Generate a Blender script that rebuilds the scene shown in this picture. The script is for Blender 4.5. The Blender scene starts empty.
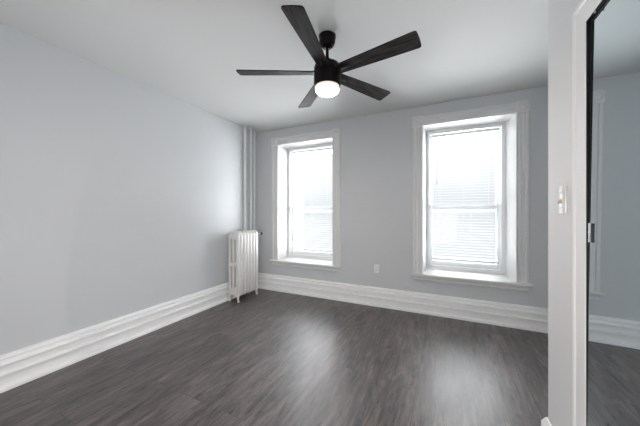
import bpy, bmesh, math, random
from mathutils import Vector, Matrix
random.seed(7)
C = bpy.context.scene.collection
SC = bpy.context.scene

# ------------------------------------------------------------------ camera
CAMZ = 1.25
cam_d = bpy.data.cameras.new('camera')
cam_d.sensor_width = 36.0
cam_d.lens = 36.0 * 260.8 / 640.0
cam_d.shift_y = -0.0006
cam_d.clip_start = 0.02
cam = bpy.data.objects.new('camera', cam_d)
cam.location = (0, 0, CAMZ)
cam.rotation_euler = (math.radians(90), 0, math.radians(25.48))
C.objects.link(cam)
SC.camera = cam

# ------------------------------------------------------------------ exposure
SC.view_settings.view_transform = 'Standard'
SC.view_settings.look = 'None'
SC.view_settings.gamma = 1.0
SC.view_settings.exposure = 0.30
SC.view_settings.use_curve_mapping = False
SC.cycles.max_bounces = 14
SC.cycles.diffuse_bounces = 8
SC.cycles.glossy_bounces = 5
SC.cycles.transparent_max_bounces = 16
SC.cycles.sample_clamp_indirect = 6.0

# ------------------------------------------------------------------ outdoors: bright overcast sky, a pale row of houses opposite, a street below brightened to light the ceiling
SKY, HOUSES, STREET, SIDE_GLOW = 14.5, 0.74, 40.0, 44.0
world = bpy.data.worlds.new('outdoors')
SC.world = world
world.use_nodes = True
nt = world.node_tree
nt.nodes.clear()
w_out = nt.nodes.new('ShaderNodeOutputWorld')
w_bg = nt.nodes.new('ShaderNodeBackground')
w_tc = nt.nodes.new('ShaderNodeTexCoord')
w_sep = nt.nodes.new('ShaderNodeSeparateXYZ')
w_map = nt.nodes.new('ShaderNodeMapRange')
w_ramp = nt.nodes.new('ShaderNodeValToRGB')
w_map.inputs[1].default_value = -1.0
w_map.inputs[2].default_value = 1.0


def lvl(c, k):
    return (c[0] * k, c[1] * k, c[2] * k, 1)


def elev(deg):
    return 0.5 + 0.5 * math.sin(math.radians(deg))


stops = [(elev(-90), lvl((1, 0.99, 0.98), STREET)), (elev(-16), lvl((1, 0.99, 0.98), STREET)), (elev(-11), lvl((0.97, 0.98, 1), HOUSES)),
         (elev(16), lvl((0.97, 0.985, 1), HOUSES)), (elev(21), lvl((1, 0.985, 0.97), SKY)), (elev(90), lvl((0.96, 0.98, 1), SKY))]
e = w_ramp.color_ramp.elements
e[0].position, e[0].color = stops[0]
e[1].position, e[1].color = stops[-1]
for pos, colr in stops[1:-1]:
    m = e.new(pos)
    m.color = colr
nt.links.new(w_tc.outputs['Generated'], w_sep.inputs[0])
nt.links.new(w_sep.outputs[2], w_map.inputs[0])
nt.links.new(w_map.outputs[0], w_ramp.inputs[0])
# extra glow from the right, added out of view to brighten the left wall
w_side = nt.nodes.new('ShaderNodeMapRange')
w_side.interpolation_type = 'SMOOTHSTEP'
w_side.inputs[1].default_value, w_side.inputs[2].default_value = 0.40, 0.75
w_side.inputs[3].default_value, w_side.inputs[4].default_value = 0.0, SIDE_GLOW
w_add = nt.nodes.new('ShaderNodeMix')
w_add.data_type = 'RGBA'
w_add.blend_type = 'ADD'
w_add.inputs[0].default_value = 1.0
nt.links.new(w_sep.outputs[0], w_side.inputs[0])
nt.links.new(w_ramp.outputs[0], w_add.inputs[6])
nt.links.new(w_side.outputs[0], w_add.inputs[7])
nt.links.new(w_add.outputs[2], w_bg.inputs[0])
nt.links.new(w_bg.outputs[0], w_out.inputs[0])

# room measures (metres, floor at z = 0)
D = 3.495            # face of the window wall
XL = -2.815          # face of the left wall
H = 2.584            # ceiling
XC = 0.515           # face of the closet wall
YC = 1.842           # outside corner of the closet
XR = 1.45            # far wall of the alcove
YF = -1.25           # wall behind the camera
WIN_C = (-1.9305, 0.2315)
HALF = 0.4725        # half width of a window opening
Z_STOOL, Z_HEAD = 0.493, 2.331


def area_light(name, loc, rot, sx, sy, power, color, portal=False):
    l = bpy.data.lights.new(name, 'AREA')
    l.shape = 'RECTANGLE'
    l.size, l.size_y = sx, sy
    l.energy = power
    l.color = color
    if portal:
        l.cycles.is_portal = True
    o = bpy.data.objects.new(name, l)
    o.location = loc
    o.rotation_euler = rot
    C.objects.link(o)
    return o


for cx in WIN_C:     # sampling portals for the sky
    area_light('sky_portal', (cx, D + 0.78, 1.41), (math.radians(-90), 0, 0), 1.0, 1.95, 1.0, (1, 1, 1), True)
# added fill light behind the camera, facing the window wall
area_light('rear_fill', (-0.60, -1.0, 0.80), (math.radians(84), 0, math.radians(-3)), 1.9, 1.0, 27.0, (1.0, 0.985, 0.97))
fill_spot = bpy.data.lights.new('left_wall_fill_spot', 'SPOT')  # added fill spot behind the camera to brighten the left wall
fill_spot.energy = 95.0
fill_spot.spot_size = math.radians(74)
fill_spot.spot_blend = 1.0
fill_spot.shadow_soft_size = 0.35
fill_spot.color = (1.0, 0.985, 0.97)
fill_spot_o = bpy.data.objects.new('left_wall_fill_spot', fill_spot)
fill_spot_o.location = (0.30, -0.25, 1.40)
fill_spot_o.rotation_euler = (Vector((XL, 2.45, 1.15)) - Vector(fill_spot_o.location)).to_track_quat('-Z', 'Y').to_euler()
C.objects.link(fill_spot_o)


# ------------------------------------------------------------------ mesh helpers
def box(bm, x0, x1, y0, y1, z0, z1):
    v = [bm.verts.new(p) for p in ((x0, y0, z0), (x1, y0, z0), (x1, y1, z0), (x0, y1, z0),
                                   (x0, y0, z1), (x1, y0, z1), (x1, y1, z1), (x0, y1, z1))]
    for f in ((3, 2, 1, 0), (4, 5, 6, 7), (0, 1, 5, 4), (1, 2, 6, 5), (2, 3, 7, 6), (3, 0, 4, 7)):
        bm.faces.new([v[i] for i in f])
    return v


def sweep(bm, prof, p0, p1, a, b, k0=0.0, k1=0.0):
    """closed profile (a, b offsets) run from p0 to p1; k0/k1 shift the ends along the run per unit of a (mitres)"""
    p0, p1, a, b = Vector(p0), Vector(p1), Vector(a), Vector(b)
    d = (p1 - p0).normalized()
    r0 = [bm.verts.new(p0 + a * u + b * v + d * (k0 * u)) for u, v in prof]
    r1 = [bm.verts.new(p1 + a * u + b * v + d * (k1 * u)) for u, v in prof]
    n = len(prof)
    for i in range(n):
        j = (i + 1) % n
        bm.faces.new((r0[i], r0[j], r1[j], r1[i]))
    bm.faces.new(r0[::-1])
    bm.faces.new(r1)


def lathe(bm, prof, c, seg=32, axis='Z'):
    rings = []
    for r, h in prof:
        ring = []
        if r < 1e-6:
            ring = [bm.verts.new(_ax(c, 0, 0, h, axis))]
        else:
            for i in range(seg):
                t = 2 * math.pi * i / seg
                ring.append(bm.verts.new(_ax(c, r * math.cos(t), r * math.sin(t), h, axis)))
        rings.append(ring)
    for A, B in zip(rings, rings[1:]):
        for i in range(seg):
            j = (i + 1) % seg
            if len(A) == 1 and len(B) == 1:
                continue
            if len(A) == 1:
                bm.faces.new((A[0], B[i], B[j]))
            elif len(B) == 1:
                bm.faces.new((A[i], A[j], B[0]))
            else:
                bm.faces.new((A[i], A[j], B[j], B[i]))
    for ring in (rings[0], rings[-1]):
        if len(ring) > 1:
            bm.faces.new(ring)


def _ax(c, u, v, h, axis):
    if axis == 'Z':
        return (c[0] + u, c[1] + v, c[2] + h)
    if axis == 'Y':
        return (c[0] + u, c[1] + h, c[2] + v)
    return (c[0] + h, c[1] + u, c[2] + v)


def tube(bm, pts, r, seg=10):
    pts = [Vector(p) for p in pts]
    rings = []
    for i, p in enumerate(pts):
        d = (pts[min(i + 1, len(pts) - 1)] - pts[max(i - 1, 0)]).normalized()
        up = Vector((0, 0, 1)) if abs(d.z) < 0.9 else Vector((1, 0, 0))
        s = d.cross(up).normalized()
        t = s.cross(d)
        rr = r[i] if isinstance(r, (list, tuple)) else r
        rings.append([bm.verts.new(p + (s * math.cos(2 * math.pi * k / seg) + t * math.sin(2 * math.pi * k / seg)) * rr)
                      for k in range(seg)])
    for A, B in zip(rings, rings[1:]):
        for i in range(seg):
            j = (i + 1) % seg
            bm.faces.new((A[i], A[j], B[j], B[i]))
    bm.faces.new(rings[0][::-1])
    bm.faces.new(rings[-1])


def obj(name, bm, mat, parent=None, smooth=35, bevel=0.0, mats=None):
    if bevel:
        bmesh.ops.bevel(bm, geom=list(bm.edges), offset=bevel, segments=2, profile=0.5, affect='EDGES', clamp_overlap=True)
    bmesh.ops.recalc_face_normals(bm, faces=bm.faces)
    me = bpy.data.meshes.new(name)
    bm.to_mesh(me)
    bm.free()
    if smooth:
        me.shade_smooth()
        me.set_sharp_from_angle(angle=math.radians(smooth))
    for mm in (mats or [mat]):
        me.materials.append(mm)
    o = bpy.data.objects.new(name, me)
    C.objects.link(o)
    if parent:
        o.parent = parent
    return o


def empty(name, loc=(0, 0, 0), parent=None):
    o = bpy.data.objects.new(name, None)
    o.empty_display_size = 0.1
    o.location = loc
    C.objects.link(o)
    if parent:
        o.parent = parent
    return o


def tag(o, label, cat, group=None, kind=None):
    o['label'] = label
    o['category'] = cat
    if group:
        o['group'] = group
    if kind:
        o['kind'] = kind
    return o


def B():
    return bmesh.new()


# ------------------------------------------------------------------ materials
def mat(name, color, rough=0.5, metal=0.0, spec=0.5, bump=None, coat=0.0):
    m = bpy.data.materials.new(name)
    m.use_nodes = True
    n = m.node_tree.nodes
    p = n['Principled BSDF']
    p.inputs['Base Color'].default_value = (*color, 1)
    p.inputs['Roughness'].default_value = rough
    p.inputs['Metallic'].default_value = metal
    p.inputs['Specular IOR Level'].default_value = spec
    p.inputs['Coat Weight'].default_value = coat
    if bump:
        scale, strength, dist = bump
        tc = n.new('ShaderNodeTexCoord')
        tx = n.new('ShaderNodeTexNoise')
        tx.inputs['Scale'].default_value = scale
        tx.inputs['Detail'].default_value = 4
        bp = n.new('ShaderNodeBump')
        bp.inputs['Strength'].default_value = strength
        bp.inputs['Distance'].default_value = dist
        L = m.node_tree.links
        L.new(tc.outputs['Object'], tx.inputs['Vector'])
        L.new(tx.outputs['Fac'], bp.inputs['Height'])
        L.new(bp.outputs['Normal'], p.inputs['Normal'])
    return m


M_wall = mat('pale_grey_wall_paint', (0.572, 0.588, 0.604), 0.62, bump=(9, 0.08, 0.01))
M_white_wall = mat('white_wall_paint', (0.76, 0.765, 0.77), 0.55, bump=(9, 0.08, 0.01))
M_ceil = mat('white_ceiling_paint', (0.665, 0.665, 0.66), 0.75, bump=(6, 0.08, 0.01))
M_trim = mat('white_gloss_trim_paint', (0.89, 0.89, 0.885), 0.32)
M_casing = mat('dimmed_white_casing_paint', (0.70, 0.70, 0.695), 0.36)  # white paint greyed to carry the dimming around the windows
M_vinyl = mat('white_vinyl', (0.84, 0.85, 0.86), 0.35)
M_rad = mat('white_radiator_enamel', (0.67, 0.652, 0.638), 0.36, bump=(60, 0.1, 0.002))
M_pipe = mat('painted_pipe', (0.68, 0.69, 0.70), 0.42)
M_black = mat('black_metal', (0.008, 0.008, 0.009), 0.42, spec=0.3)
M_bronze = mat('oil_rubbed_bronze', (0.007, 0.0055, 0.005), 0.36, spec=0.12)
M_stile = mat('charcoal_door_stile', (0.045, 0.045, 0.05), 0.35, metal=0.4)
M_chrome = mat('brushed_chrome', (0.78, 0.78, 0.78), 0.22, metal=1.0)
M_plate = mat('polished_switch_plate', (0.86, 0.85, 0.82), 0.2, metal=0.35)
M_ivory = mat('ivory_toggle', (0.62, 0.53, 0.36), 0.4)
M_outlet = mat('white_outlet_plastic', (0.82, 0.82, 0.79), 0.35)
M_slot = mat('dark_slots', (0.05, 0.05, 0.05), 0.6)
M_bevel = mat('polished_glass_edge', (0.80, 0.84, 0.84), 0.15, metal=0.6)
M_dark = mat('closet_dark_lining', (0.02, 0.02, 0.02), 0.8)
M_mirror = mat('tinted_mirror_silver', (0.74, 0.82, 0.855), 0.0, metal=1.0)


def brick_material():
    m = mat('shade_tinted_outer_brick', (0.3, 0.33, 0.38), 0.85)  # brick colours carry the bluish shade of the outer window jambs
    n, L = m.node_tree.nodes, m.node_tree.links
    tc = n.new('ShaderNodeTexCoord')
    mp = n.new('ShaderNodeMapping')
    mp.inputs['Rotation'].default_value = (math.radians(90), 0, 0)
    br = n.new('ShaderNodeTexBrick')
    br.inputs['Color1'].default_value = (0.30, 0.33, 0.39, 1)
    br.inputs['Color2'].default_value = (0.36, 0.39, 0.45, 1)
    br.inputs['Mortar'].default_value = (0.45, 0.47, 0.5, 1)
    br.inputs['Scale'].default_value = 4.6
    br.inputs['Mortar Size'].default_value = 0.02
    L.new(tc.outputs['Object'], mp.inputs[0])
    L.new(mp.outputs[0], br.inputs['Vector'])
    L.new(br.outputs['Color'], n['Principled BSDF'].inputs['Base Color'])
    return m


M_brick = brick_material()


def glass_material():
    m = bpy.data.materials.new('clear_window_glass')
    m.use_nodes = True
    n, L = m.node_tree.nodes, m.node_tree.links
    n.clear()
    out = n.new('ShaderNodeOutputMaterial')
    mix = n.new('ShaderNodeMixShader')
    tr = n.new('ShaderNodeBsdfTransparent')
    tr.inputs[0].default_value = (0.95, 0.97, 0.98, 1)
    gl = n.new('ShaderNodeBsdfGlossy')
    gl.inputs['Roughness'].default_value = 0.02
    fr = n.new('ShaderNodeFresnel')
    fr.inputs[0].default_value = 1.3
    L.new(fr.outputs[0], mix.inputs[0])
    L.new(tr.outputs[0], mix.inputs[1])
    L.new(gl.outputs[0], mix.inputs[2])
    L.new(mix.outputs[0], out.inputs[0])
    return m


M_glass = glass_material()


def slat_material():
    m = bpy.data.materials.new('white_translucent_slat')
    m.use_nodes = True
    n, L = m.node_tree.nodes, m.node_tree.links
    n.clear()
    out = n.new('ShaderNodeOutputMaterial')
    mix = n.new('ShaderNodeMixShader')
    mix.inputs[0].default_value = 0.15
    df = n.new('ShaderNodeBsdfDiffuse')
    df.inputs[0].default_value = (0.88, 0.885, 0.89, 1)
    tl = n.new('ShaderNodeBsdfTranslucent')
    tl.inputs[0].default_value = (0.88, 0.885, 0.89, 1)
    L.new(df.outputs[0], mix.inputs[1])
    L.new(tl.outputs[0], mix.inputs[2])
    L.new(mix.outputs[0], out.inputs[0])
    return m


M_slat = slat_material()


def floor_material():
    m = mat('dark_grey_wood_planks', (0.08, 0.075, 0.072), 0.36, coat=0.7)
    m.node_tree.nodes['Principled BSDF'].inputs['Coat Roughness'].default_value = 0.52
    n, L = m.node_tree.nodes, m.node_tree.links
    p = n['Principled BSDF']
    tc = n.new('ShaderNodeTexCoord')
    sep = n.new('ShaderNodeSeparateXYZ')
    cmb = n.new('ShaderNodeCombineXYZ')
    L.new(tc.outputs['Object'], sep.inputs[0])
    L.new(sep.outputs[1], cmb.inputs[0])      # run of the boards = depth of the room
    L.new(sep.outputs[0], cmb.inputs[1])
    br = n.new('ShaderNodeTexBrick')
    br.offset = 0.37
    br.inputs['Scale'].default_value = 1.0
    br.inputs['Brick Width'].default_value = 1.22
    br.inputs['Row Height'].default_value = 0.18
    br.inputs['Mortar Size'].default_value = 0.0024
    br.inputs['Mortar Smooth'].default_value = 0.2
    br.inputs['Color1'].default_value = (0.0, 0.0, 0.0, 1)
    br.inputs['Color2'].default_value = (1.0, 1.0, 1.0, 1)
    br.inputs['Mortar'].default_value = (0.5, 0.5, 0.5, 1)
    L.new(cmb.outputs[0], br.inputs['Vector'])
    # grain: noise drawn out along the boards, shifted per board
    sh = n.new('ShaderNodeVectorMath')
    sh.operation = 'MULTIPLY_ADD'
    sh.inputs[1].default_value = (1, 1, 1)
    off = n.new('ShaderNodeVectorMath')
    off.operation = 'SCALE'
    off.inputs['Scale'].default_value = 7.0
    L.new(br.outputs['Color'], off.inputs[0])
    L.new(cmb.outputs[0], sh.inputs[0])
    L.new(off.outputs[0], sh.inputs[2])

    def grain(sx, sy, detail, rough, dist):
        mp = n.new('ShaderNodeMapping')
        mp.inputs['Scale'].default_value = (sx, sy, 1)
        nz = n.new('ShaderNodeTexNoise')
        nz.inputs['Scale'].default_value = 1.0
        nz.inputs['Detail'].default_value = detail
        nz.inputs['Roughness'].default_value = rough
        nz.inputs['Distortion'].default_value = dist
        L.new(sh.outputs[0], mp.inputs[0])
        L.new(mp.outputs[0], nz.inputs['Vector'])
        return nz.outputs['Fac']
    g1 = grain(3.0, 24, 7, 0.72, 1.0)
    g2 = grain(9.0, 75, 5, 0.75, 0.5)
    g3 = grain(1.7, 7.0, 4, 0.6, 1.4)
    mx = n.new('ShaderNodeMix')
    mx.inputs[0].default_value = 0.30
    L.new(g1, mx.inputs[2])
    L.new(g2, mx.inputs[3])
    mx2 = n.new('ShaderNodeMix')
    mx2.inputs[0].default_value = 0.25
    L.new(mx.outputs[0], mx2.inputs[2])
    L.new(g3, mx2.inputs[3])
    rp = n.new('ShaderNodeValToRGB')
    el = rp.color_ramp.elements
    el[0].position, el[0].color = 0.415, (0.012, 0.0085, 0.0082, 1)
    el[1].position, el[1].color = 0.585, (0.150, 0.124, 0.120, 1)
    k = el.new(0.465)
    k.color = (0.052, 0.041, 0.0395, 1)
    k = el.new(0.52)
    k.color = (0.088, 0.072, 0.0695, 1)
    L.new(mx2.outputs[0], rp.inputs[0])
    # board-to-board tone
    tone = n.new('ShaderNodeMapRange')
    tone.inputs[3].default_value = 0.92
    tone.inputs[4].default_value = 1.08
    L.new(br.outputs['Color'], tone.inputs[0])
    ml = n.new('ShaderNodeVectorMath')
    ml.operation = 'SCALE'
    L.new(rp.outputs[0], ml.inputs[0])
    L.new(tone.outputs[0], ml.inputs['Scale'])
    seam = n.new('ShaderNodeMix')
    seam.data_type = 'RGBA'
    seam.inputs[7].default_value = (0.03, 0.026, 0.025, 1)
    L.new(br.outputs['Fac'], seam.inputs[0])
    L.new(ml.outputs[0], seam.inputs[6])
    L.new(seam.outputs[2], p.inputs['Base Color'])
    rr = n.new('ShaderNodeMapRange')
    rr.inputs[1].default_value = 0.35
    rr.inputs[2].default_value = 0.65
    rr.inputs[3].default_value = 0.26
    rr.inputs[4].default_value = 0.52
    L.new(g2, rr.inputs[0])
    L.new(rr.outputs[0], p.inputs['Roughness'])
    bp = n.new('ShaderNodeBump')
    bp.inputs['Strength'].default_value = 0.12
    bp.inputs['Distance'].default_value = 0.003
    L.new(mx.outputs[0], bp.inputs['Height'])
    L.new(bp.outputs['Normal'], p.inputs['Normal'])
    return m


M_floor = floor_material()


def blade_material():
    m = mat('dark_weathered_wood', (0.03, 0.027, 0.026), 0.6, spec=0.12)
    n, L = m.node_tree.nodes, m.node_tree.links
    tc = n.new('ShaderNodeTexCoord')
    mp = n.new('ShaderNodeMapping')
    mp.inputs['Scale'].default_value = (6, 60, 6)
    nz = n.new('ShaderNodeTexNoise')
    nz.inputs['Scale'].default_value = 1.0
    nz.inputs['Detail'].default_value = 5
    nz.inputs['Distortion'].default_value = 0.5
    rp = n.new('ShaderNodeValToRGB')
    el = rp.color_ramp.elements
    el[0].position, el[0].color = 0.38, (0.005, 0.0042, 0.004, 1)
    el[1].position, el[1].color = 0.68, (0.042, 0.036, 0.034, 1)
    L.new(tc.outputs['Object'], mp.inputs[0])
    L.new(mp.outputs[0], nz.inputs['Vector'])
    L.new(nz.outputs['Fac'], rp.inputs[0])
    L.new(rp.outputs[0], n['Principled BSDF'].inputs['Base Color'])
    return m


M_blade = blade_material()


def lamp_material():
    m = bpy.data.materials.new('glowing_opal_glass')
    m.use_nodes = True
    n, L = m.node_tree.nodes, m.node_tree.links
    p = n['Principled BSDF']
    p.inputs['Base Color'].default_value = (0.42, 0.40, 0.38, 1)
    p.inputs['Roughness'].default_value = 0.25
    p.inputs['Emission Color'].default_value = (1.0, 0.85, 0.76, 1)
    # the bulb sits low in the bowl: its rim under the metal glows less
    tc = n.new('ShaderNodeTexCoord')
    sp = n.new('ShaderNodeSeparateXYZ')
    mr = n.new('ShaderNodeMapRange')
    mr.inputs[1].default_value, mr.inputs[2].default_value = CAMZ + 0.951 - H, CAMZ + 0.898 - H
    mr.inputs[3].default_value, mr.inputs[4].default_value = 0.0, 1.0
    pw = n.new('ShaderNodeMath')
    pw.operation = 'POWER'
    pw.inputs[1].default_value = 8.0
    ml = n.new('ShaderNodeMath')
    ml.operation = 'MULTIPLY_ADD'
    ml.inputs[1].default_value, ml.inputs[2].default_value = 330.0, 0.64
    L.new(tc.outputs['Object'], sp.inputs[0])
    L.new(sp.outputs[2], mr.inputs[0])
    L.new(mr.outputs[0], pw.inputs[0])
    L.new(pw.outputs[0], ml.inputs[0])
    L.new(ml.outputs[0], p.inputs['Emission Strength'])
    return m


M_lamp = lamp_material()

# ------------------------------------------------------------------ floor, ceiling, walls
bm = B()
box(bm, XL - 0.15, XR + 0.15, YF - 0.15, D + 0.1, -0.12, 0.0)
fl = obj('floor', bm, M_floor, smooth=0)
tag(fl, 'dark grey wood plank floor running toward the windows', 'floor', kind='structure')
# a long pale scratch across the boards
for pts in (((-1.090, 2.481), (-1.040, 2.533), (-0.985, 2.585)), ((-0.945, 2.655), (-0.850, 2.748), (-0.785, 2.830), (-0.690, 2.915))):
    bm = B()
    tube(bm, [(x, y, 0.0) for x, y in pts], [0.0015] + [0.0028] * (len(pts) - 2) + [0.0015], 6)
    bmesh.ops.scale(bm, verts=bm.verts, vec=(1, 1, 0.15))
    sc_ = obj('scratch', bm, mat('pale_scratch', (0.30, 0.29, 0.28), 0.5), fl)
    sc_['label'] = 'long pale scratch across the boards'

bm = B()
box(bm, XL - 0.15, XR + 0.15, YF - 0.15, D + 0.72, H, H + 0.12)
tag(obj('ceiling', bm, M_ceil), 'plain white plaster ceiling that carries the fan', 'ceiling', kind='structure')


def solid_with_holes(bm, axis_pts_x, axis_pts_z, holes, y0, y1):
    for i in range(len(axis_pts_x) - 1):
        for j in range(len(axis_pts_z) - 1):
            x0, x1, z0, z1 = axis_pts_x[i], axis_pts_x[i + 1], axis_pts_z[j], axis_pts_z[j + 1]
            xm, zm = (x0 + x1) / 2, (z0 + z1) / 2
            if any(h[0] < xm < h[1] and h[2] < zm < h[3] for h in holes):
                continue
            box(bm, x0, x1, y0, y1, z0, z1)


wh = [(c - HALF - 0.02, c + HALF + 0.02, Z_STOOL - 0.03, Z_HEAD + 0.02) for c in WIN_C]
bm = B()
xs = [XL - 0.15, wh[0][0], wh[0][1], wh[1][0], wh[1][1], XR + 0.15]
zs = [0.0, wh[0][2], wh[0][3], H]
solid_with_holes(bm, xs, zs, wh, D, D + 0.42)
nf = len(bm.faces)
bh = [(c - 0.415, c + 0.40, Z_STOOL + 0.03, Z_HEAD - 0.045) for c in WIN_C]
xs2 = [XL - 0.15, bh[0][0], bh[0][1], bh[1][0], bh[1][1], XR + 0.15]
zs2 = [-0.1, bh[0][2], bh[0][3], H]
solid_with_holes(bm, xs2, zs2, bh, D + 0.42, D + 0.72)
bm.faces.ensure_lookup_table()
for f in bm.faces[nf:]:
    f.material_index = 1
bmesh.ops.remove_doubles(bm, verts=bm.verts, dist=1e-5)
tag(obj('wall_back', bm, M_wall, smooth=0, mats=[M_wall, M_brick]), 'pale grey wall with the two white windows', 'wall', kind='structure')

bm = B()
box(bm, XL - 0.15, XL, YF, D, 0, H)
tag(obj('wall_left', bm, M_wall, smooth=0), 'long blank pale grey wall on the left behind the radiator', 'wall', kind='structure')
bm = B()
box(bm, XL - 0.15, XR + 0.15, YF - 0.15, YF, 0, H)
tag(obj('wall_front', bm, M_wall, smooth=0), 'pale grey wall behind the photographer', 'wall', kind='structure')
bm = B()
box(bm, XR, XR + 0.15, YF, D, 0, H)
tag(obj('wall_alcove', bm, M_wall, smooth=0), 'pale grey end wall of the alcove beyond the closet', 'wall', kind='structure')

# closet: front wall (with the mirror door opening) and its return
Y_OPEN0, Y_OPEN1, Z_OPEN = -0.19, 1.396, 2.04
bm = B()
box(bm, XC, XC + 0.11, Y_OPEN1, YC, 0, H)
box(bm, XC, XC + 0.11, YF, Y_OPEN0, 0, H)
box(bm, XC, XC + 0.11, Y_OPEN0, Y_OPEN1, Z_OPEN, H)
bmesh.ops.bevel(bm, geom=[ed for ed in bm.edges if all(abs(v.co.x - XC) < 1e-4 and abs(v.co.y - YC) < 1e-4 for v in ed.verts)],
                offset=0.012, segments=4, profile=0.5, affect='EDGES')
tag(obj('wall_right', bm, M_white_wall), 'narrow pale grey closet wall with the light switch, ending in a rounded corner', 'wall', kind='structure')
bm = B()
box(bm, XC + 0.11, XR, YC - 0.11, YC, 0, H)
tag(obj('wall_closet', bm, M_wall, smooth=0), 'pale grey closet return wall facing the windows', 'wall', kind='structure')
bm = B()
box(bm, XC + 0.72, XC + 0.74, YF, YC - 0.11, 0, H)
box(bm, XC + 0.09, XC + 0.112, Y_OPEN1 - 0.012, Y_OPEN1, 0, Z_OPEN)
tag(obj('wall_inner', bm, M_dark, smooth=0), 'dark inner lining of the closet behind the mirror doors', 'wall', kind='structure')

# ------------------------------------------------------------------ baseboards: tall three-step Victorian profile
BASE = [(0, 0), (0.046, 0), (0.046, 0.018), (0.041, 0.026), (0.030, 0.030), (0.016, 0.033), (0.014, 0.098), (0.016, 0.103),
        (0.040, 0.104), (0.043, 0.109), (0.043, 0.116), (0.039, 0.121), (0.024, 0.124), (0.018, 0.128), (0.016, 0.172), (0.018, 0.176),
        (0.046, 0.177), (0.050, 0.183), (0.050, 0.192), (0.045, 0.201), (0.033, 0.207), (0.022, 0.210), (0.022, 0.218), (0.032, 0.220), (0.034, 0.228),
        (0.028, 0.237), (0.016, 0.245), (0.007, 0.2475), (0, 0.2475)]
bm = B()
sweep(bm, BASE, (XL, D, 0), (XR, D, 0), (0, -1, 0), (0, 0, 1))
tag(obj('baseboard_back', bm, M_trim, smooth=25), 'tall white moulded baseboard under the two windows', 'baseboard', kind='structure')
bm = B()
sweep(bm, BASE, (XL, YF, 0), (XL, D, 0), (1, 0, 0), (0, 0, 1))
tag(obj('baseboard_left', bm, M_trim, smooth=25), 'tall white moulded baseboard along the left wall', 'baseboard', kind='structure')
LOW = [(0, 0), (0.030, 0), (0.030, 0.012), (0.024, 0.02), (0.022, 0.075), (0.022, 0.082), (0.017, 0.088), (0.014, 0.099), (0.009, 0.109), (0.006, 0.115), (0, 0.117)]
bm = B()
sweep(bm, LOW, (XC, 1.4915, 0), (XC, YC, 0), (-1, 0, 0), (0, 0, 1), 0, 1)
sweep(bm, LOW, (XC, YC, 0), (XR, YC, 0), (0, 1, 0), (0, 0, 1), -1, 0)
tag(obj('baseboard_right', bm, M_trim, smooth=25), 'short white baseboard turning the corner of the closet wall', 'baseboard', kind='structure')


# ------------------------------------------------------------------ windows
def casing_profile(w, t):
    # across the width: inner bead, flutes, raised outer band
    return [(0, 0), (0, t * 0.75), (0.006, t * 0.95), (0.012, t * 0.75), (0.016, t * 0.62), (w * 0.34, t * 0.62), (w * 0.36, t * 0.85),
            (w * 0.40, t * 0.92), (w * 0.44, t * 0.85), (w * 0.46, t * 0.62), (w * 0.70, t * 0.62), (w * 0.73, t * 0.9), (w * 0.77, t * 1.0),
            (w - 0.008, t * 1.0), (w, t * 0.85), (w, 0)]


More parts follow.
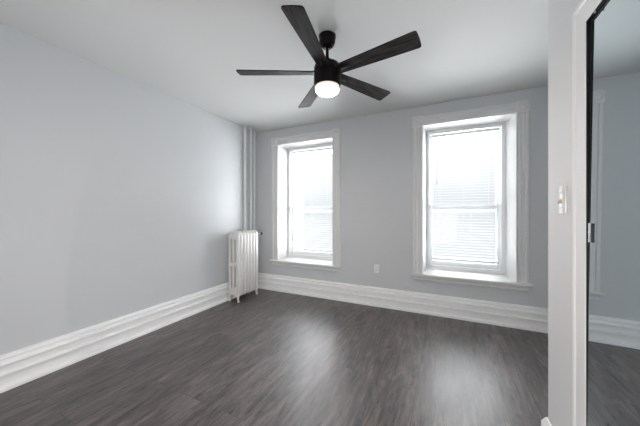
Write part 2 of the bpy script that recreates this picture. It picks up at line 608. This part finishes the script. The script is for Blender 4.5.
def make_window(n, cx, label):
    root = empty('window_%d' % n, (cx, D, Z_STOOL))
    tag(root, label, 'window', kind='structure')

    def at(name, bm, m, parent=root, **k):
        bmesh.ops.translate(bm, verts=bm.verts, vec=(-cx, -D, -Z_STOOL))
        o = obj(name, bm, m, None, **k)
        o.parent = parent
        return o
    xl, xr = cx - HALF, cx + HALF
    W = 0.116
    P = casing_profile(W, 0.026)
    for s, x in ((-1, xl), (1, xr)):
        bm = B()
        sweep(bm, P, (x, D, Z_STOOL), (x, D, Z_HEAD + 0.002), (s, 0, 0), (0, -1, 0))
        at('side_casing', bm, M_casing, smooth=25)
    bm = B()
    sweep(bm, P, (xl - 0.002, D, Z_HEAD), (xr + 0.002, D, Z_HEAD), (0, 0, 1), (0, -1, 0))
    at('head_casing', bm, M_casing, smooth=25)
    for s, x in ((-1, xl), (1, xr)):
        bm = B()
        x0, x1 = (x - W - 0.006, x + 0.002) if s < 0 else (x - 0.002, x + W + 0.006)
        box(bm, x0, x1, D - 0.034, D, Z_HEAD - 0.001, Z_HEAD + W + 0.007)
        bmesh.ops.bevel(bm, geom=list(bm.edges), offset=0.003, segments=2, profile=0.5, affect='EDGES')
        c = ((x0 + x1) / 2, D - 0.034, Z_HEAD + W / 2 + 0.003)
        lathe(bm, [(0.047, 0.001), (0.047, -0.003), (0.043, -0.007), (0.038, -0.003), (0.034, 0.0015), (0.024, 0.0015), (0.020, -0.004), (0.012, -0.008), (0, -0.010)], c, 28, 'Y')
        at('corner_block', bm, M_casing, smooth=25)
    # stool and apron
    bm = B()
    nose = [(0.0, 0.0), (0.060, 0.0), (0.066, -0.004), (0.069, -0.011), (0.069, -0.019), (0.066, -0.026), (0.060, -0.030), (0.0, -0.030)]
    sweep(bm, nose, (xl - 0.138, D, Z_STOOL), (xr + 0.138, D, Z_STOOL), (0, -1, 0), (0, 0, 1))
    box(bm, xl - 0.018, xr + 0.018, D, D + 0.23, Z_STOOL - 0.03, Z_STOOL)
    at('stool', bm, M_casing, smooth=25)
    bm = B()
    ap = [(0, 0), (0.028, 0), (0.034, -0.006), (0.034, -0.012), (0.024, -0.019), (0.020, -0.030), (0.026, -0.037), (0.029, -0.045), (0.026, -0.054), (0.018, -0.060), (0, -0.062)]
    sweep(bm, ap, (xl - 0.108, D, Z_STOOL - 0.029), (xr + 0.108, D, Z_STOOL - 0.029), (0, -1, 0), (0, 0, 1))
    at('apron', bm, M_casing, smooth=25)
    # splayed plaster-white reveal
    yb = D + 0.235
    bl, br_, bt, bb = xl + 0.020, xr - 0.046, Z_HEAD - 0.006, Z_STOOL + 0.022
    bm = B()

    def quad_slab(a, b, c, d, off):
        off = Vector(off)
        v = [bm.verts.new(p) for p in (a, b, c, d)] + [bm.verts.new(Vector(p) + off) for p in (a, b, c, d)]
        for f in ((0, 1, 2, 3), (7, 6, 5, 4), (0, 4, 5, 1), (1, 5, 6, 2), (2, 6, 7, 3), (3, 7, 4, 0)):
            bm.faces.new([v[i] for i in f])
    quad_slab((xl, D, Z_STOOL), (bl, yb, Z_STOOL), (bl, yb, bt), (xl, D, Z_HEAD), (-0.018, 0, 0))
    quad_slab((xr, D, Z_STOOL), (br_, yb, Z_STOOL), (br_, yb, bt), (xr, D, Z_HEAD), (0.018, 0, 0))
    quad_slab((xl, D, Z_HEAD), (xr, D, Z_HEAD), (br_, yb, bt), (bl, yb, bt), (0, 0, 0.018))
    quad_slab((xl, D + 0.10, Z_STOOL + 0.0005), (xr, D + 0.10, Z_STOOL + 0.0005), (br_, yb, bb), (bl, yb, bb), (0, 0, -0.012))
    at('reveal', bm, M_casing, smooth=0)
    # vinyl frame with a stepped inner edge
    f_l, f_r, f_b, f_t = bl, br_, bb, bt

    def ring(bm, l, r, b, t, w, y0, y1, wb=None):
        wb = w if wb is None else wb
        box(bm, l, l + w, y0, y1, b, t)
        box(bm, r - w, r, y0, y1, b, t)
        box(bm, l + w, r - w, y0, y1, t - w, t)
        box(bm, l + w, r - w, y0, y1, b, b + wb)
    bm = B()
    ring(bm, f_l - 0.03, f_r + 0.03, f_b - 0.03, f_t + 0.03, 0.058, yb, D + 0.42)
    ring(bm, f_l + 0.026, f_r - 0.026, f_b + 0.026, f_t - 0.026, 0.014, yb + 0.012, D + 0.42)
    at('frame', bm, M_vinyl, bevel=0.0025)
    sl, sr, sb, st = f_l + 0.038, f_r - 0.038, f_b + 0.036, f_t - 0.038
    zm = CAMZ + 0.055

    def sash(name, b, t, y0, y1, wt, wb):
        bm = B()
        w = 0.042
        box(bm, sl, sl + w, y0, y1, b, t)
        box(bm, sr - w, sr, y0, y1, b, t)
        box(bm, sl + w, sr - w, y0, y1, t - wt, t)
        box(bm, sl + w, sr - w, y0, y1, b, b + wb)
        s = at(name, bm, M_vinyl, bevel=0.002)
        bm = B()
        ym = (y0 + y1) / 2
        box(bm, sl + w - 0.006, sr - w + 0.006, ym - 0.003, ym + 0.003, b + wb - 0.006, t - wt + 0.006)
        bmesh.ops.translate(bm, verts=bm.verts, vec=(-cx, -D, -Z_STOOL))
        obj('pane', bm, M_glass, s, smooth=0)
        return s
    lo = sash('lower_sash', sb, zm + 0.045, D + 0.305, D + 0.338, 0.062, 0.060)
    sash('upper_sash', zm - 0.045, st, D + 0.348, D + 0.381, 0.045, 0.062)
    bm = B()
    box(bm, cx - 0.035, cx + 0.035, D + 0.296, D + 0.306, zm + 0.012, zm + 0.034)
    bmesh.ops.translate(bm, verts=bm.verts, vec=(-cx, -D, -Z_STOOL))
    obj('sash_lock', bm, M_vinyl, lo, bevel=0.003)
    return root


make_window(1, WIN_C[0], 'white cased window nearest the radiator, with a lowered blind')
make_window(2, WIN_C[1], 'white cased window nearest the closet wall, right of the wall outlet')

# ------------------------------------------------------------------ window blinds
BL, BR, BT, BBOT = -0.3790, 0.3620, CAMZ + 1.020, CAMZ - 0.612   # from the window's centre line


def make_blind(cx, label):
    root = empty('window_blind', (cx, D + 0.262, BBOT))
    tag(root, label, 'blind', group='white horizontal blinds in the windows')
    h = BT - BBOT
    bm = B()
    box(bm, BL, BR, -0.020, 0.020, h - 0.034, h)
    obj('headrail', bm, M_vinyl, root, bevel=0.003)
    # slats: shallow crowned strips, room edge tipped down a little
    bm = B()
    pitch, wdt, tilt = 0.0345, 0.036, math.radians(3)
    z = 0.040
    while z < h - 0.050:
        top, bot = [], []
        for i in range(5):
            s = (i / 4 - 0.5)
            crown = 0.0022 * (1 - 4 * s * s)
            y = s * wdt * math.cos(tilt)
            zz = z + s * wdt * math.sin(tilt) + crown
            top.append((y, zz))
        prof = [(y, zz + 0.0004) for y, zz in top] + [(y, zz - 0.0004) for y, zz in top[::-1]]
        sweep(bm, prof, (BL + 0.006, 0, 0), (BR - 0.006, 0, 0), (0, 1, 0), (0, 0, 1))
        z += pitch
    obj('slats', bm, M_slat, root, smooth=40)
    bm = B()
    box(bm, BL + 0.004, BR - 0.004, -0.016, 0.016, 0.0, 0.018)
    obj('bottom_rail', bm, M_vinyl, root, bevel=0.003)
    for fx in (0.14, 0.5, 0.86):
        bm = B()
        x = BL + (BR - BL) * fx
        tube(bm, [(x, -0.0175, 0.016), (x, -0.0175, h - 0.03)], 0.0009, 6)
        tube(bm, [(x, 0.0175, 0.016), (x, 0.0175, h - 0.03)], 0.0009, 6)
        obj('ladder_cord', bm, M_vinyl, root)
    bm = B()
    tube(bm, [(BL + 0.062, -0.026, h - 0.025), (BL + 0.062, -0.029, h - 0.60)], 0.0042, 8)
    lathe(bm, [(0.0042, 0), (0.006, -0.008), (0.006, -0.05), (0.003, -0.056)], (BL + 0.062, -0.029, h - 0.60), 10)
    obj('tilt_wand', bm, mat('clear_grey_wand', (0.55, 0.57, 0.6), 0.25) if 'clear_grey_wand' not in bpy.data.materials else bpy.data.materials['clear_grey_wand'], root)
    bm = B()
    tube(bm, [(BR - 0.05, -0.024, h - 0.03), (BR - 0.05, -0.026, h * 0.5), (BR - 0.05, -0.024, -0.05)], 0.0012, 6)
    lathe(bm, [(0.002, 0.03), (0.006, 0.0), (0.008, -0.022), (0, -0.022)], (BR - 0.05, -0.024, -0.055), 10)
    obj('lift_cord', bm, M_vinyl, root)
    return root


make_blind(WIN_C[0], 'white horizontal slat blind in the window nearest the radiator')
make_blind(WIN_C[1], 'white horizontal slat blind in the window nearest the closet wall')

# ------------------------------------------------------------------ closet door casing (trim)
XF = 0.503
Y_IN, Y_OUT, Z_IN = 1.384, 1.490, CAMZ + 0.7545
CW = Y_OUT - Y_IN
t_ = XC - XF
CP = [(0, 0), (0, t_ * 0.8), (0.004, t_), (CW * 0.72, t_), (CW * 0.74, t_ * 0.7), (CW * 0.78, t_ * 0.7), (CW * 0.82, t_ * 1.35), (CW * 0.92, t_ * 1.45), (CW * 0.98, t_ * 1.1), (CW, 0)]
bm = B()
sweep(bm, CP, (XC, Y_IN, 0), (XC, Y_IN, Z_IN), (0, 1, 0), (-1, 0, 0), 0, 1)
sweep(bm, CP, (XC, Y_IN, Z_IN), (XC, -0.10, Z_IN), (0, 0, 1), (-1, 0, 0), -1, 1)
sweep(bm, CP, (XC, -0.10, Z_IN), (XC, -0.10, 0), (0, -1, 0), (-1, 0, 0), -1, 0)
tag(obj('trim_1', bm, M_trim, smooth=25), 'white mitred casing around the mirrored closet door', 'trim', kind='structure')

# ------------------------------------------------------------------ mirrored closet doors (hung slightly out of plumb)
TILT = 0.0072
X_BOT = 0.5127 - TILT * CAMZ


def make_door(n, y0, y1, dx, label):
    root = empty('door_%d' % n, (X_BOT + dx, (y0 + y1) / 2, 0.012))
    root.rotation_euler = (0, math.atan(TILT), 0)
    tag(root, label, 'door', kind='structure')
    w = (y1 - y0) / 2
    h = CAMZ + 0.748 - 0.012
    S = 0.007
    bm = B()
    box(bm, 0.0, 0.005, -w + S, w - S, S, h - S)
    obj('mirror', bm, M_mirror, root, smooth=0)
    bm = B()
    box(bm, 0.0, 0.006, -w, -w + S, 0, h)
    box(bm, 0.0, 0.006, w - S, w, 0, h)
    box(bm, 0.0, 0.006, -w + S, w - S, 0, S)
    box(bm, 0.0, 0.006, -w + S, w - S, h - S, h)
    box(bm, 0.006, 0.022, -w, w, 0, h)
    bmesh.ops.remove_doubles(bm, verts=bm.verts, dist=1e-6)
    obj('door_frame', bm, M_stile, root, smooth=0)
    return root, w


d1, w1 = make_door(1, 0.60, 1.379, 0.0, 'black framed mirror closet door reflecting the window casing')
zc = CAMZ - 0.078 - 0.012
bm = B()
box(bm, -0.0045, 0.0, w1 - 0.027, w1 - 0.005, zc - 0.037, zc + 0.037)
fp = obj('latch_plate', bm, M_chrome, d1, bevel=0.001)
fp['label'] = 'chrome latch plate with black edge'
bm = B()
box(bm, -0.0045, 0.0, w1 - 0.0335, w1 - 0.027, zc - 0.037, zc + 0.037)
obj('latch_edge', bm, M_black, fp, smooth=0)
d2, w2 = make_door(2, -0.185, 0.645, 0.034, 'second mirror closet door on the rear track beside the camera')
# black track and channel that line the inside of the casing
bm = B()
box(bm, XF + 0.0025, XC + 0.105, Y_OPEN0 + 0.09, Y_IN, Z_IN - 0.004, Z_IN - 0.0002)
box(bm, XC + 0.0005, XC + 0.105, Y_OPEN0, Y_OPEN1 - 0.001, Z_IN, Z_OPEN - 0.0005)
tr = obj('trim_2', bm, M_black, smooth=0)
tag(tr, 'black overhead track of the mirrored closet doors', 'trim', kind='structure')
bm = B()
box(bm, XF + 0.002, XF + 0.006, 1.311, 1.322, Z_IN - 0.0115, Z_IN - 0.004)
obj('roller_screw', bm, M_chrome, tr, bevel=0.001)
bm = B()
box(bm, XF + 0.0035, XC + 0.07, Y_IN - 0.0035, Y_IN - 0.0002, 0, Z_IN - 0.004)
box(bm, XC + 0.0005, XC + 0.07, Y_IN - 0.0002, Y_OPEN1 - 0.0005, 0, Z_IN)
tag(obj('trim_3', bm, M_black, smooth=0), 'black side channel beside the mirrored closet door', 'trim', kind='structure')

# ------------------------------------------------------------------ radiator
RX, RY0, PITCH, NSEC = -2.670, 2.766, 0.0655, 7
RTOP = CAMZ - 0.268


def section_mesh():
    cu = bpy.data.curves.new('section_curve', 'CURVE')
    cu.dimensions = '2D'
    cu.fill_mode = 'BOTH'
    cu.extrude = 0.015
    cu.bevel_depth = 0.011
    cu.bevel_resolution = 3
    bd = 0.011
    hw = 0.089 - bd
    zb, zt = 0.075 + bd, RTOP - bd

    def poly(pts):
        sp = cu.splines.new('POLY')
        sp.points.add(len(pts) - 1)
        for q, p in zip(sp.points, pts):
            q.co = (p[0], p[1], 0, 1)
        sp.use_cyclic_u = True
    out = []
    r = 0.058
    for k in range(9):
        t = k * math.pi / 16
        out.append((hw - r + r * math.cos(t), zt - r + r * math.sin(t)))
    for k in range(9):
        t = math.pi / 2 + k * math.pi / 16
        out.append((-hw + r + r * math.cos(t), zt - r + r * math.sin(t)))
    r = 0.03
    for k in range(6):
        t = math.pi + k * math.pi / 10
        out.append((-hw + r + r * math.cos(t), zb + r + r * math.sin(t)))
    out += [(-0.03, zb + 0.010), (0.0, zb + 0.014), (0.03, zb + 0.010)]
    for k in range(6):
        t = 1.5 * math.pi + k * math.pi / 10
        out.append((hw - r + r * math.cos(t), zb + r + r * math.sin(t)))
    poly(out)
    half = 0.0160 + bd
    zmid = 0.518
    for cx in (-0.0325, 0.0325):
        for z0, z1 in ((0.195, zmid - 0.024), (zmid + 0.024, RTOP - 0.105)):
            a, b_ = z0 - bd, z1 + bd
            hole = []
            rr = half * 0.98
            for k in range(9):
                t = k * math.pi / 8
                hole.append((cx + half * math.cos(t), b_ - rr + rr * math.sin(t)))
            for k in range(9):
                t = math.pi + k * math.pi / 8
                hole.append((cx + half * math.cos(t), a + rr + rr * math.sin(t)))
            poly(hole)
    o = bpy.data.objects.new('section_curve', cu)
    C.objects.link(o)
    dg = bpy.context.evaluated_depsgraph_get()
    me = bpy.data.meshes.new_from_object(o.evaluated_get(dg))
    bpy.data.objects.remove(o)
    bpy.data.curves.remove(cu)
    me.transform(Matrix.Rotation(math.radians(90), 4, 'X'))
    me.name = 'section'
    me.materials.clear()
    me.materials.append(M_rad)
    me.shade_smooth()
    me.set_sharp_from_angle(angle=math.radians(50))
    return me


rad = empty('radiator', (RX, RY0, 0))
tag(rad, 'white cast iron column radiator standing in the corner before the pipes', 'radiator')
sec = section_mesh()
for i in range(NSEC):
    o = bpy.data.objects.new('section', sec)
    o.location = (0, 0.028 + i * PITCH, 0)
    o.parent = rad
    C.objects.link(o)
for z in (0.115, RTOP - 0.062):
    bm = B()
    tube(bm, [(0, 0.03, z), (0, 0.03 + PITCH * (NSEC - 1), z)], 0.03, 16)
    obj('connecting_nipple', bm, M_rad, rad)
for yy in (0.028, 0.028 + PITCH * (NSEC - 1)):
    for sx in (-1, 1):
        bm = B()
        x = sx * 0.062
        tube(bm, [(x, yy, 0.120), (x + sx * 0.006, yy, 0.085), (x + sx * 0.010, yy, 0.050), (x + sx * 0.013, yy, 0.022), (x + sx * 0.018, yy, 0.008), (x + sx * 0.020, yy, 0.0)],
             [0.026, 0.023, 0.015, 0.012, 0.017, 0.021], 14)
        obj('leg', bm, M_rad, rad, smooth=50)
# cast scroll relief on the end section
zt = RTOP - 0.052
for sx in (-1, 1):
    bm = B()
    pts = []
    for k in range(22):
        t = k / 21 * 3.2 * math.pi
        r = 0.004 + 0.026 * k / 21
        pts.append((sx * (0.044 - r * math.cos(t) * 0.9), 0.001, zt - 0.004 + r * math.sin(t)))
    tube(bm, pts, [0.0042] * 22, 8)
    obj('scroll_relief', bm, M_rad, rad, smooth=50)
    bm = B()
    tube(bm, [(sx * 0.060, 0.001, 0.10), (sx * 0.034, 0.001, 0.135), (sx * 0.006, 0.001, 0.118)], 0.0042, 8)
    obj('leaf_relief', bm, M_rad, rad, smooth=50)
# black-handled valve on the far end
bm = B()
yv = 0.028 + PITCH * (NSEC - 1)
zv = CAMZ - 0.327
tube(bm, [(0.030, yv + 0.015, zv), (0.066, yv + 0.060, zv), (0.070, yv + 0.108, zv)], 0.007, 12)
va = obj('valve_stem', bm, M_rad, rad)
bm = B()
lathe(bm, [(0.008, 0), (0.016, 0.004), (0.020, 0.013), (0.020, 0.022), (0.015, 0.031), (0.006, 0.035), (0, 0.035)], (0.070, yv + 0.103, zv), 18, 'Y')
kb = obj('valve_knob', bm, M_black, va)
kb['label'] = 'black valve knob'

# ------------------------------------------------------------------ steam pipes
for (x, y, r, lab) in ((-2.790, 3.152, 0.0235, 'thick pale grey heating pipe rising behind the radiator'),
                       (-2.768, 3.262, 0.014, 'slim pale grey pipe between the thick pipe and the corner pipe'),
                       (-2.764, 3.345, 0.014, 'slim pale grey pipe nearest the room corner')):
    bm = B()
    tube(bm, [(0, 0, 0), (0, 0, H)], r, 24)
    o = obj('heating_pipe', bm, M_pipe)
    o.location = (x, y, 0)
    tag(o, lab, 'pipe', group='heating pipes in the corner')

# ------------------------------------------------------------------ ceiling fan
FX, FY, FZ = -0.799, 1.804, CAMZ + 1.055
fan = empty('ceiling_fan', (FX, FY, H))
tag(fan, 'dark five blade ceiling fan with a glowing light under its hub', 'ceiling fan')


def zr(z):
    return CAMZ + z - H


bm = B()
lathe(bm, [(0.064, 0.0), (0.064, zr(1.318)), (0.060, zr(1.302)), (0.060, zr(1.288)), (0.050, zr(1.262)), (0.034, zr(1.247)), (0.020, zr(1.243))], (0, 0, 0), 40)
obj('canopy', bm, M_bronze, fan)
bm = B()
tube(bm, [(0, 0, zr(1.255)), (0, 0, zr(1.10))], 0.0125, 20)
lathe(bm, [(0.0125, zr(1.165)), (0.024, zr(1.160)), (0.026, zr(1.135)), (0.030, zr(1.118))], (0, 0, 0), 24)
obj('downrod', bm, M_bronze, fan)
bm = B()
lathe(bm, [(0.026, zr(1.125)), (0.070, zr(1.121)), (0.092, zr(1.112)), (0.100, zr(1.095)), (0.101, zr(1.064)), (0.094, zr(1.062)), (0.094, zr(1.046)), (0.101, zr(1.044)), (0.1015, zr(0.962)), (0.098, zr(0.950)), (0.05, zr(0.950))], (0, 0, 0), 48)
obj('motor_housing', bm, M_bronze, fan, smooth=30)
bm = B()
lathe(bm, [(0.05, zr(0.952)), (0.091, zr(0.951)), (0.093, zr(0.943)), (0.092, zr(0.931)), (0.087, zr(0.918)), (0.075, zr(0.907)), (0.052, zr(0.901)), (0.025, zr(0.898)), (0, zr(0.897))], (0, 0, 0), 48)
obj('light_shade', bm, M_lamp, fan, smooth=60)


def blade_mesh():
    bm = B()
    r0, r1, w0, w1, th = 0.085, 0.672, 0.044, 0.066, 0.0035
    out = []
    N = 14
    for i in range(N + 1):
        t = i / N
        out.append((r0 + (r1 - 0.02 - r0) * t, -(w0 + (w1 - w0) * t ** 0.9)))
    c = 0.016
    for k in range(1, 5):
        a = -math.pi / 2 + k * math.pi / 8
        out.append((r1 - c + c * math.cos(a), -w1 + c + c * math.sin(a)))
    out.append((r1 + 0.003, 0))
    for k in range(4):
        a = k * math.pi / 8
        out.append((r1 - c + c * math.cos(a), w1 - c + c * math.sin(a)))
    for i in range(N + 1):
        t = 1 - i / N
        out.append((r0 + (r1 - 0.02 - r0) * t, (w0 + (w1 - w0) * t ** 0.9)))
    lo = [bm.verts.new((x, y, -th)) for x, y in out]
    hi = [bm.verts.new((x, y, th)) for x, y in out]
    n = len(out)
    for i in range(n):
        j = (i + 1) % n
        bm.faces.new((lo[i], lo[j], hi[j], hi[i]))
    bm.faces.new(lo[::-1])
    bm.faces.new(hi)
    return bm


def iron_mesh():
    bm = B()
    box(bm, 0.075, 0.112, -0.030, 0.030, -0.0055, 0.0075)
    box(bm, 0.110, 0.190, -0.011, 0.011, -0.0075, -0.003)
    return bm


PITCHANG = math.radians(-13.5)
b0 = i0 = None
for i in range(5):
    ang = 4.853 + i * 2 * math.pi / 5
    mtx = Matrix.Rotation(ang, 4, 'Z') @ Matrix.Rotation(PITCHANG, 4, 'X')
    if b0 is None:
        b = b0 = obj('blade', blade_mesh(), M_blade, fan, smooth=30)
        k = i0 = obj('blade_iron', iron_mesh(), M_black, b, bevel=0.0012)
    else:
        b = b0.copy()
        C.objects.link(b)
        k = i0.copy()
        C.objects.link(k)
        k.parent = b
    b.parent = fan
    b.location = (0, 0, FZ - H)
    b.rotation_euler = mtx.to_euler()

# ------------------------------------------------------------------ light switch on the closet wall
sw = empty('light_switch', (XC, 1.631, CAMZ + 0.061))
tag(sw, 'shiny metal light switch plate with a small toggle on the closet wall', 'light switch')
bm = B()
box(bm, -0.0065, 0, -0.045, 0.045, -0.066, 0.066)
obj('plate', bm, M_plate, sw, bevel=0.0028)
bm = B()
v = box(bm, -0.020, -0.005, -0.0055, 0.0055, -0.013, 0.005)
for q in v:
    if q.co.x < -0.01:
        q.co.z -= 0.006
        q.co.y *= 0.8
obj('toggle', bm, M_ivory, sw, bevel=0.001)
for dz in (-0.036, 0.036):
    bm = B()
    lathe(bm, [(0.0034, -0.0062), (0.0034, -0.0072), (0.002, -0.008), (0, -0.008)], (0, 0, dz), 12, 'X')
    obj('screw', bm, M_chrome, sw)

# ------------------------------------------------------------------ wall outlet between the windows
ou = empty('wall_outlet', (-0.823, D, CAMZ - 0.755))
tag(ou, 'small white duplex outlet on the wall between the windows', 'outlet')
bm = B()
box(bm, -0.035, 0.035, -0.006, 0, -0.058, 0.058)
obj('plate', bm, M_outlet, ou, bevel=0.0025)
for dz in (-0.021, 0.021):
    bm = B()
    lathe(bm, [(0.0175, -0.005), (0.0175, -0.0085), (0.016, -0.0092), (0, -0.0092)], (0, 0, dz), 20, 'Y')
    s = obj('receptacle', bm, M_outlet, ou)
    bm = B()
    for dx in (-0.006, 0.006):
        box(bm, dx - 0.0013, dx + 0.0013, -0.0097, -0.009, dz - 0.001, dz + 0.008)
    lathe(bm, [(0.0024, -0.009), (0.0024, -0.0097), (0, -0.0097)], (0, 0, dz - 0.007), 10, 'Y')
    obj('slots', bm, M_slot, s, smooth=0)
